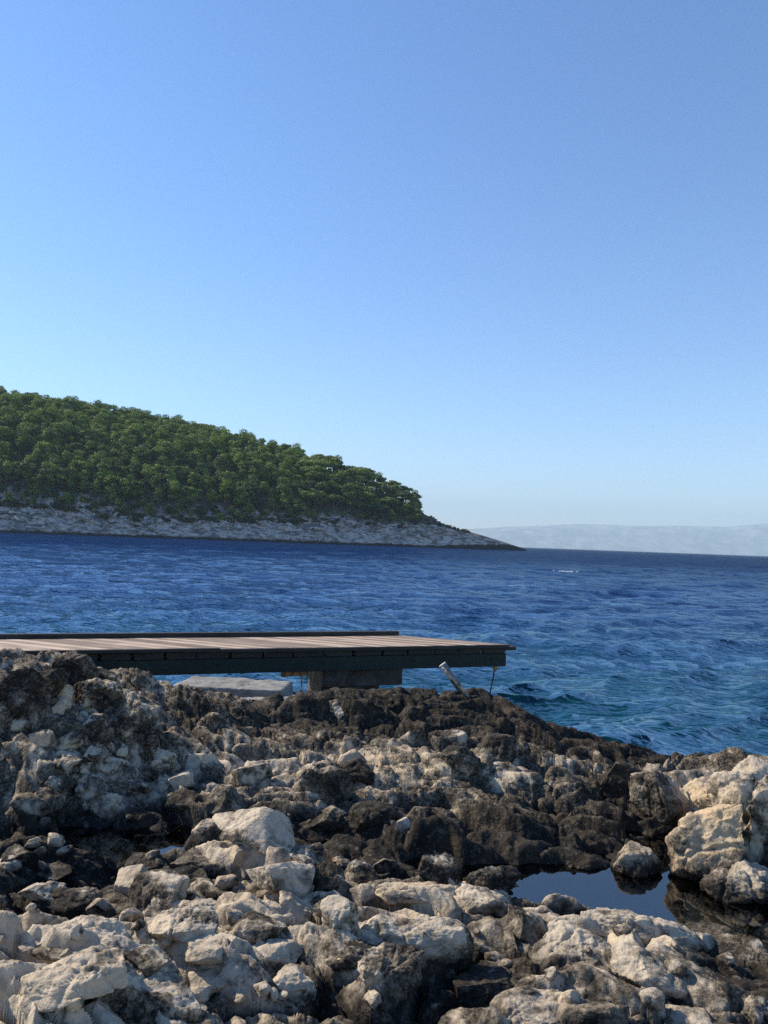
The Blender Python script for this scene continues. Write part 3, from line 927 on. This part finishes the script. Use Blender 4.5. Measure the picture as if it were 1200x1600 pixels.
# steel pipe leaning out of the rock
M_STEEL, nt, p_, _o = new_mat('galvanised_steel')
pos = nd(nt, 'ShaderNodeNewGeometry').outputs['Position']
nt.links.new(mix(nt, smoothmap(nt, noise(nt, pos, 22, 6), .4, .62), (.22, .21, .20), (.07, .06, .055)), p_.inputs['Base Color'])
p_.inputs['Roughness'].default_value = .42; p_.inputs['Metallic'].default_value = .55
pt = np.array(at(692, 1039, 7.35)); pb = np.array(at(728, 1088, 7.3))
ax = (pt - pb) / np.linalg.norm(pt - pb)
pipe_root = bpy.data.objects.new('steel_pipe', None); COL.objects.link(pipe_root); pipe_root.location = tuple(pb)
tag(pipe_root, 'short grey steel pipe leaning out of the rock below the jetty end', 'pipe')
mb = MB()
ln = float(np.linalg.norm(pt - pb))
mb.tube([-ax * .12, ax * ln * .5, ax * ln], [.034, .034, .034], 24)
mb.build('tube', M_STEEL, pipe_root, smooth=True)
M_LIT_END, nt, p_, _o = new_mat('lit_pipe_end')  # sunlit tone painted on the upper end of the pipe
p_.inputs['Base Color'].default_value = (.72, .70, .66, 1); p_.inputs['Roughness'].default_value = .5
pos = nd(nt, 'ShaderNodeNewGeometry').outputs['Position']
nt.links.new(mix(nt, noise(nt, pos, 40, 4), (.8, .78, .74), (.5, .48, .44)), p_.inputs['Base Color'])
mb = MB(); mb.tube([ax * ln * .999, ax * (ln + .012)], [.036, .035], 24); mb.build('cap', M_LIT_END, pipe_root, smooth=True)  # thin disc added to carry the bright lit end

# thin rod hanging from the end of the beam
rt = np.array(J(.17, .075, .69)) + np.array(root.location)
dr = ray(764, 1092); rb = np.array([0, 0, CAM_H]) + dr * (float(rt[1]) - .1) / dr[1]
rod = bpy.data.objects.new('mooring_rod', None); COL.objects.link(rod); rod.location = tuple(rt)
tag(rod, 'thin dark iron rod hanging from the seaward end of the jetty', 'rod')
dl = rb - rt
mb = MB(); mb.tube([(0, 0, 0), dl * .35 + [.004, 0, 0], dl * .7, dl * 1.5], [.011, .010, .010, .009], 10); mb.build('shaft', M_DARKW, rod, smooth=True)
mb = MB(); mb.tube([(0, 0, .0), (0, 0, -.02), (0, 0, -.05), (0, 0, -.07)], [.020, .038, .036, .016], 14); mb.build('swivel', M_RUST, rod, smooth=True)

# ------------------------------------------------------------------ headland
PXK = [-900, -400, 0, 130, 270, 400, 500, 560, 620, 660, 700, 760, 822]
SHORE_D = [360, 395, 430, 438, 448, 460, 470, 477, 485, 490, 497, 508, 520]
ROCK_Y = [790, 786, 785, 795, 812, 814, 812, 817, 822, 821, 826, 840, 858]
SKY_Y = [566, 591, 640, 658, 684, 713, 738, 755, 779, 802, 822, 838, 857.4]
BACK = [230, 205, 175, 160, 140, 112, 88, 70, 48, 32, 20, 12, 4]


def ip(tab, px): return np.interp(px, PXK, tab)


def hor(px): return 825 + .0365 * px


def head_pt(px, v):
    """v: 0 water line, 0..1 rock apron, 1..2 wooded slope, 2..3 back side; returns x,y,z"""
    px = np.asarray(px, float); v = np.asarray(v, float)
    ds = ip(SHORE_D, px)
    rz = (hor(px) - ip(ROCK_Y, px)) / 1200
    bk = ip(BACK, px)
    dr_ = ds + np.minimum(bk * .3, 3 + rz * ds * .85)
    zr = CAM_H + rz * dr_
    dt = ds + bk
    zt = CAM_H + (hor(px) - ip(SKY_Y, px)) / 1200 * dt
    zt = np.maximum(zt, zr * .9)
    a = np.clip(v, 0, 1); b = np.clip(v - 1, 0, 1); c = np.clip(v - 2, 0, 1)
    d = ds + (dr_ - ds) * a + (dt - dr_) * b + (dt - ds) * .9 * c
    z = -1.5 * np.clip(1 - v * 12, 0, 1) + zr * a ** .8
    z = np.where(v > 1, zr + (zt - zr) * (1 - (1 - b) ** 1.9), z)
    z = np.where(v > 2, zt - (zt + 2) * c ** 1.6, z)
    # photo column to world
    x = (px - 600) / 1200 * d
    return x, d, z


ncol = 700; vv = np.concatenate([np.linspace(-.0, 1, 70), np.linspace(1.02, 2, 50), np.linspace(2.1, 3, 12)])
pxs = np.linspace(-900, 824, ncol)
PX, VV = np.meshgrid(pxs, vv)
hx, hy, hz = head_pt(PX.ravel(), VV.ravel())
P = np.stack([hx, hy, hz], 1)
ap = np.clip(1.15 - np.abs(VV.ravel() - .55) * 1.4, .1, 1) * np.clip(ip(BACK, PX.ravel()) / 40, .12, 1)
st = P @ np.array([[.10, 0, 0], [0, .05, 0], [0, 0, .30]]) + np.stack([P[:, 2] * .10, 0 * hx, hx * .05], 1)
hz2 = hz + ap * 2.3 * (1.5 * fbm(P * .08, 4, 501, .6, ridged=True) + .9 * fbm(st * 1.5, 4, 502, .65, ridged=True) + .35 * fbm(P * .7, 3, 503, .6, ridged=True))
hz2 = np.where(VV.ravel() < .02, -1.5, hz2)
hy = hy + ap * 5.0 * fbm(st * 1.1 + 7, 4, 504, .6, ridged=True)
M_HEAD, nt, p_, _o = new_mat('headland_ground')
pos = nd(nt, 'ShaderNodeNewGeometry').outputs['Position']
sxyz = nd(nt, 'ShaderNodeSeparateXYZ'); nt.links.new(pos, sxyz.inputs[0])
mp = nd(nt, 'ShaderNodeMapping'); mp.inputs['Scale'].default_value = (.5, .3, 1.3); mp.inputs['Rotation'].default_value = (0, R(-25), 0)
nt.links.new(pos, mp.inputs[0])
c = mix(nt, smoothmap(nt, noise(nt, mp.outputs[0], .35, 9, .72, .8), .44, .58), (.50, .455, .42), (.15, .14, .13))
wet_ = nd(nt, 'ShaderNodeAttribute', attribute_name='wet').outputs['Fac']
c = mix(nt, smoothmap(nt, mth(nt, 'ADD', mth(nt, 'SUBTRACT', sxyz.outputs['Z'], mth(nt, 'MULTIPLY', wet_, 2.2)), mth(nt, 'MULTIPLY', noise(nt, pos, .25, 5, .6), 2.6)), 2.3, 3.3), (.03, .026, .024), c)
sl = nd(nt, 'ShaderNodeAttribute', attribute_name='soil').outputs['Fac']
c = mix(nt, smoothmap(nt, mth(nt, 'ADD', sl, mth(nt, 'MULTIPLY', noise(nt, pos, .2, 4), .3)), 1.12, 1.25), c, (.05, .05, .03))
nt.links.new(c, p_.inputs['Base Color']); p_.inputs['Roughness'].default_value = .9
nt.links.new(bump(nt, noise(nt, mp.outputs[0], .9, 8, .7), 1.0, .9), p_.inputs['Normal'])
me = mesh_np('headland', np.stack([hx, hy, hz2], 1), grid_faces(len(vv), ncol))
attr(me, 'soil', VV.ravel()); attr(me, 'wet', np.clip((PX.ravel() - 690) / 90, 0, 1))
tag(link('land_headland', me, M_HEAD), 'wooded headland with a pale rock apron falling to a pointed tip', kind='structure')

# ------------------------------------------------------------------ pines
def leaf_material(name, c1, c2, objrand=True):
    m, nt, p, out = new_mat(name)
    pos = nd(nt, 'ShaderNodeNewGeometry').outputs['Position']
    r_ = nd(nt, 'ShaderNodeObjectInfo').outputs['Random']
    f = mth(nt, 'ADD', mth(nt, 'MULTIPLY', noise(nt, pos, .12, 3), .9), mth(nt, 'MULTIPLY', r_, .30) if objrand else 0.24)
    c = mix(nt, smoothmap(nt, f, .35, .85), c1, c2)
    nt.links.new(c, p.inputs['Base Color']); p.inputs['Roughness'].default_value = .7
    tl = nd(nt, 'ShaderNodeBsdfTranslucent'); nt.links.new(mix(nt, .5, c, (.14, .20, .02)), tl.inputs['Color'])
    mx = nd(nt, 'ShaderNodeMixShader'); mx.inputs[0].default_value = .22
    nt.links.new(p.outputs[0], mx.inputs[1]); nt.links.new(tl.outputs[0], mx.inputs[2])
    nt.links.new(mx.outputs[0], out.inputs['Surface'])
    return m


M_PINE = leaf_material('pine_needles', (.016, .042, .010), (.17, .25, .032))
M_DEAD = leaf_material('dead_needles', (.10, .055, .035), (.13, .07, .045))
M_BARK, nt, p_, _o = new_mat('pine_bark')
pos = nd(nt, 'ShaderNodeNewGeometry').outputs['Position']
nt.links.new(mix(nt, noise(nt, pos, 3, 4), (.13, .10, .08), (.07, .055, .045)), p_.inputs['Base Color']); p_.inputs['Roughness'].default_value = .9


def crown_np(seed, H, Rr, kind, nclump, nleaf):
    """pine crown as many small needle tufts gathered in clumps; returns verts, faces"""
    g = np.random.RandomState(seed)
    cs = []
    for i in range(nclump):
        a = g.uniform(0, 6.283); r_ = Rr * math.sqrt(g.uniform(0, 1)) * .8
        if kind == 'umbrella':
            z = H * (.72 + .2 * (1 - (r_ / Rr) ** 2) + g.uniform(-.16, .05)); s = np.array([1.6, 1.6, .65]) * g.uniform(.6, 1.3)
        else:
            t = g.uniform(.35, 1); z = H * t; r_ *= (1.0 - .55 * max(0, (t - .6) / .4)); s = np.array([1.6, 1.6, .9]) * g.uniform(.5, 1.35)
        cs.append((r_ * math.cos(a), r_ * math.sin(a), z, s))
    P_ = []; S_ = []
    for (x, y, z, s) in cs:
        d = g.normal(size=(nleaf, 3)); d /= np.linalg.norm(d, axis=1, keepdims=True)
        d *= g.uniform(.35, 1.2, size=(nleaf, 1)) ** .7
        P_.append(np.array([x, y, z]) + d * s); S_.append(d)
    P_ = np.concatenate(P_); S_ = np.concatenate(S_)
    n = len(P_)
    nrm = S_ + g.normal(size=(n, 3)) * .45; nrm /= np.linalg.norm(nrm, axis=1, keepdims=True)
    u = np.cross(nrm, g.normal(size=(n, 3))); u /= np.linalg.norm(u, axis=1, keepdims=True)
    w = np.cross(nrm, u)
    sz = g.uniform(.22, .46, size=(n, 1))
    q = np.stack([P_ - u * sz, P_ - w * sz * .6 + nrm * .05, P_ + u * sz, P_ + w * sz * .6 - nrm * .05], 1).reshape(-1, 3)
    f = np.arange(n * 4).reshape(n, 4)
    return q, f


def trunk_mb(seed, H, Rr):
    g = random.Random(seed); mb = MB()
    lean = g.uniform(-.6, .6); lean2 = g.uniform(-.5, .5)
    mb.tube([(0, 0, -1.0), (lean * .2, lean2 * .2, H * .3), (lean * .6, lean2 * .6, H * .6), (lean, lean2, H * .92)], [.26, .2, .15, .06], 7)
    for i in range(6):
        a = g.uniform(0, 6.28); z0 = H * g.uniform(.4, .75)
        t = z0 / H
        mb.tube([(lean * t, lean2 * t, z0), (math.cos(a) * Rr * .4, math.sin(a) * Rr * .4, z0 + H * .10), (math.cos(a) * Rr * .75, math.sin(a) * Rr * .75, z0 + H * .16)], [.09, .06, .03], 5)
    return mb


VAR = []
for i, (kind, H, Rr, nc_, nl_) in enumerate([('round', 8.5, 3.8, 19, 105), ('round', 7.8, 4.6, 21, 105), ('round', 9.8, 3.3, 19, 105), ('umbrella', 9.0, 4.4, 20, 105), ('umbrella', 8.0, 3.8, 18, 105)]):
    q, f = crown_np(700 + i, H, Rr, kind, nc_, nl_)
    cm = mesh_np('crown', q, f, smooth=False); cm.materials.append(M_PINE)
    tm = bpy.data.meshes.new('trunk'); t_ = trunk_mb(i, H, Rr); tm.from_pydata(t_.v, [], t_.f); tm.materials.append(M_BARK)
    VAR.append((cm, tm, q, f, kind))
dead_crown = mesh_np('crown', *crown_np(790, 8.0, 3.0, 'round', 22, 55), smooth=False); dead_crown.materials.append(M_DEAD)

# scatter over the wooded slope
g = np.random.RandomState(9)
cand = []
cells = {}
for it in range(30000):
    px = g.uniform(-330, 690); v = 1 + g.uniform(0.0, 1.12) ** 1.0 - .28 * max(0, math.sin(px * .021 + 1) * math.sin(px * .057)) * (g.uniform() < .3)
    if px > 652: continue
    x, y, z = [float(a) for a in head_pt(px, v)]
    cs = 7.5; sp = 3.9 + 2.7 * (.5 + .5 * math.sin(x * .11 + 2 * math.sin(y * .07)) * math.cos(y * .09 + x * .05))
    key = (int(x // cs), int(y // cs))
    ok = True
    for dx_ in (-1, 0, 1):
        for dy_ in (-1, 0, 1):
            for (a, b) in cells.get((key[0] + dx_, key[1] + dy_), ()):
                if (a - x) ** 2 + (b - y) ** 2 < sp * sp: ok = False; break
    if not ok: continue
    cells.setdefault(key, []).append((x, y))
    cand.append((px, v, x, y, z))
print('TREES', len(cand))


def score(c):
    px, v, x, y, z = c
    if px < -25: return 9e9
    return y - (60 if px > 520 else 0)


cand.sort(key=score)
ind, rest = cand[:292], cand[292:]


def place_tree(x, y, z, var, s, rz, label, group, dead=False, tilt=(0, 0)):
    r_ = bpy.data.objects.new('pine_tree', None); COL.objects.link(r_)
    r_.location = (x, y, z); r_.scale = (s, s, s); r_.rotation_euler = (tilt[0], tilt[1], rz)
    tag(r_, label, 'tree', group)
    c_ = bpy.data.objects.new('crown', dead_crown if dead else VAR[var][0]); t = bpy.data.objects.new('trunk', VAR[var][1])
    for o in (c_, t): COL.objects.link(o); o.parent = r_
    return r_


for (px, v, x, y, z) in ind:
    var = g.choice([3, 4]) if px > 470 and g.uniform() < .6 else g.randint(0, 3)
    s = g.uniform(.75, 1.7) * (0.6 if v < 1.05 else 1)
    if px > 560: s *= .85
    place_tree(x, y, z - .3, var, s, g.uniform(0, 6.28), 'green pine among the wood on the headland slope', 'pines of the headland wood')
# named trees
for (px, v, var, s, lab, dead, tilt) in [
    (650, 1.55, 4, .82, 'outermost flat-topped pine leaning seaward at the tip of the wood', False, (0, R(14))),
    (628, 1.75, 3, .85, 'flat-topped pine second from the seaward end of the wood', False, (0, R(6))),
    (160, 1.78, 0, .95, 'reddish brown dying pine high on the wooded slope', True, (0, 0)),
    (268, 2.0, 2, 1.05, 'taller pine breaking the skyline of the wood midway down the ridge', False, (0, 0)),
    (408, 2.0, 2, 1.0, 'pale green pine standing up from the skyline nearer the tip', False, (0, 0)),
]:
    x, y, z = [float(a) for a in head_pt(px, v)]
    place_tree(x, y, z - .3, var, s, .3, lab, None, dead, tilt)

# the rest of the wood, one mass
Q = []; F = []; base = 0; TV = []; TF = []; tb = 0
for (px, v, x, y, z) in rest:
    var = g.choice([3, 4]) if px > 470 else g.randint(0, 3)
    q, f = VAR[var][2], VAR[var][3]
    if px < -25:
        keep = g.choice(len(f), len(f) // 2, replace=False); q = q.reshape(-1, 4, 3)[keep].reshape(-1, 3); f = np.arange(len(q)).reshape(-1, 4)
    s = g.uniform(.75, 1.7) * (1.05 if v > 1.85 and g.uniform() < .3 else 1); a = g.uniform(0, 6.28)
    ca, sa_ = math.cos(a) * s, math.sin(a) * s
    qq = np.stack([q[:, 0] * ca - q[:, 1] * sa_ + x, q[:, 0] * sa_ + q[:, 1] * ca + y, q[:, 2] * s + z - .3], 1)
    Q.append(qq); F.append(f + base); base += len(qq)
if Q:
    me = mesh_np('pine_wood', np.concatenate(Q).astype(np.float32), np.concatenate(F), smooth=False)
    tag(link('pine_forest', me, leaf_material('wood_needles', (.016, .042, .010), (.17, .25, .032), False)), 'dense green pine wood covering the headland', kind='stuff')

# shrubs along the lower edge of the wood
def shrub_mesh(seed):
    gg = np.random.RandomState(seed); Ps = []
    for i in range(9):
        c_ = gg.uniform(-1, 1, 3) * np.array([1.6, 1.0, .35]) + np.array([0, 0, .7])
        d = gg.normal(size=(70, 3)); d /= np.linalg.norm(d, axis=1, keepdims=True)
        Ps.append(c_ + d * np.array([.9, .9, .65]) * gg.uniform(.7, 1.1))
    Ps = np.concatenate(Ps); n = len(Ps)
    u = gg.normal(size=(n, 3)); u /= np.linalg.norm(u, axis=1, keepdims=True); w = np.cross(u, gg.normal(size=(n, 3))); w /= np.linalg.norm(w, axis=1, keepdims=True)
    sz = gg.uniform(.14, .28, size=(n, 1))
    q = np.stack([Ps - u * sz, Ps - w * sz, Ps + u * sz, Ps + w * sz], 1).reshape(-1, 3)
    return q, np.arange(n * 4).reshape(n, 4)


M_SHRUB = leaf_material('shrub_leaves', (.03, .045, .02), (.06, .07, .03))
SH = [shrub_mesh(i) for i in range(3)]
Q = []; F = []; base = 0
for i in range(620):
    px = g.uniform(-300, 735); v = 1 + (g.uniform(-.18, .12) if px < 470 else g.uniform(-.15, 1.0))
    if px > 690: v = 1 + g.uniform(0, .6)
    x, y, z = [float(a) for a in head_pt(px, v)]
    q, f = SH[i % 3]; s = g.uniform(.6, 1.5) * (.6 if px > 640 else 1)
    Q.append(q * s + np.array([x, y, z])); F.append(f + base); base += len(q)
me = mesh_np('undergrowth', np.concatenate(Q), np.concatenate(F), smooth=False)
tag(link('undergrowth', me, M_SHRUB), 'dark low scrub along the lower edge of the pine wood', kind='stuff')
sh_me = mesh_np('shrub', *SH[0], smooth=False); sh_me.materials.append(M_SHRUB)
for (px, v, s, lab) in [(165, .62, 1.9, 'dark bush left of two on the pale rock apron, reaching down from the wood'), (215, .60, 1.6, 'dark bush right of two on the pale rock apron'), (214, .35, .9, 'small low bush lowest on the pale rock apron'),
                        (95, .95, 2.0, 'broad dark bush at the left end of the wood edge above the apron'), (500, .85, 1.7, 'dark bush jutting onto the rock apron halfway to the tip')]:
    x, y, z = [float(a) for a in head_pt(px, v)]
    o = bpy.data.objects.new('bush', sh_me); COL.objects.link(o); o.location = (x, y - 1.0, z + .3); o.scale = (s, s, s); o.rotation_euler = (0, 0, px)
    tag(o, lab, 'bush')

# ------------------------------------------------------------------ far mountains
MD = 22000
mpx = np.linspace(560, 1500, 420)
top_y = np.interp(mpx, [560, 690, 740, 790, 850, 910, 960, 1010, 1060, 1100, 1130, 1160, 1200, 1300, 1500], [834, 829, 826, 823, 821.5, 819, 821, 822, 821.5, 822.5, 824, 821.5, 817.5, 812, 815])
mv = np.linspace(0, 1, 60)
MX, MVv = np.meshgrid(mpx, mv)
Hm = (hor(MX) - np.interp(MX, mpx, top_y)) / 1200 * (MD + 2500)
Yd = MD + MVv * 2500
Xm = (MX - 600) / 1200 * (MD + 2500)
Pm = np.stack([Xm.ravel() / 900, Yd.ravel() / 1600, 0 * Xm.ravel()], 1)
nz = fbm(Pm, 5, 601, .55, ridged=True).reshape(Xm.shape)
Zm = Hm * np.sin(MVv * math.pi / 2) ** 1.0 + 95 * nz * np.sin(MVv * math.pi) - 6 * (MVv == 0) + 6 * nz * MVv
M_MT, nt, p_, _o = new_mat('mountain_rock')
pos = nd(nt, 'ShaderNodeNewGeometry').outputs['Position']
nt.links.new(mix(nt, smoothmap(nt, noise(nt, pos, .0022, 7, .65), .4, .62), (.10, .11, .08), (.38, .35, .31)), p_.inputs['Base Color']); p_.inputs['Roughness'].default_value = .9
me = mesh_np('mountains', np.stack([Xm.ravel(), Yd.ravel(), Zm.ravel()], 1), grid_faces(60, 420))
tag(link('hills_far', me, M_MT), 'hazy mountain range across the channel', kind='structure')

# ------------------------------------------------------------------ white cap and haze
M_FOAM, nt, p_, _o = new_mat('foam')
p_.inputs['Base Color'].default_value = (.5, .55, .6, 1); p_.inputs['Roughness'].default_value = .6
mb = MB(); gg = random.Random(4)
for (px, py, w_, n_) in ((884, 894, 1.6, 40),):
    c_ = at_z(px, py, .05)
    for i in range(n_):
        x = c_[0] + gg.gauss(0, w_ * .35); y = c_[1] + gg.gauss(0, .25); s = gg.uniform(.03, .11)
        z = .09 + gg.uniform(-.02, .07)
        mb.add([(x - s * 1.6, y, z), (x, y - s, z + .02), (x + s * 1.6, y, z), (x, y + s, z + .03), (x, y, z + s * .7)], [(0, 1, 4), (1, 2, 4), (2, 3, 4), (3, 0, 4)])
tag(mb.build('foam', M_FOAM), 'small white crest of foam on the open water', kind='stuff')

hz_me = MB()
x0, x1, y0, y1, z0, z1 = -32500, 32500, -60, 25500, -8, 1300
hz_me.hexa([(x0, y0, z0), (x1, y0, z0), (x1, y1, z0), (x0, y1, z0)], [(x0, y0, z1), (x1, y0, z1), (x1, y1, z1), (x0, y1, z1)])
M_HZ = bpy.data.materials.new('haze_air'); M_HZ.use_nodes = True
nt = M_HZ.node_tree; nt.nodes.clear()
ho = nd(nt, 'ShaderNodeOutputMaterial'); pv = nd(nt, 'ShaderNodeVolumePrincipled')
pv.inputs['Color'].default_value = (.62, .83, 1.0, 1); pv.inputs['Density'].default_value = 7.5e-5; pv.inputs['Anisotropy'].default_value = 0.0
nt.links.new(pv.outputs[0], ho.inputs['Volume'])
tag(hz_me.build('haze', M_HZ), 'pale blue air haze over the sea', kind='stuff')
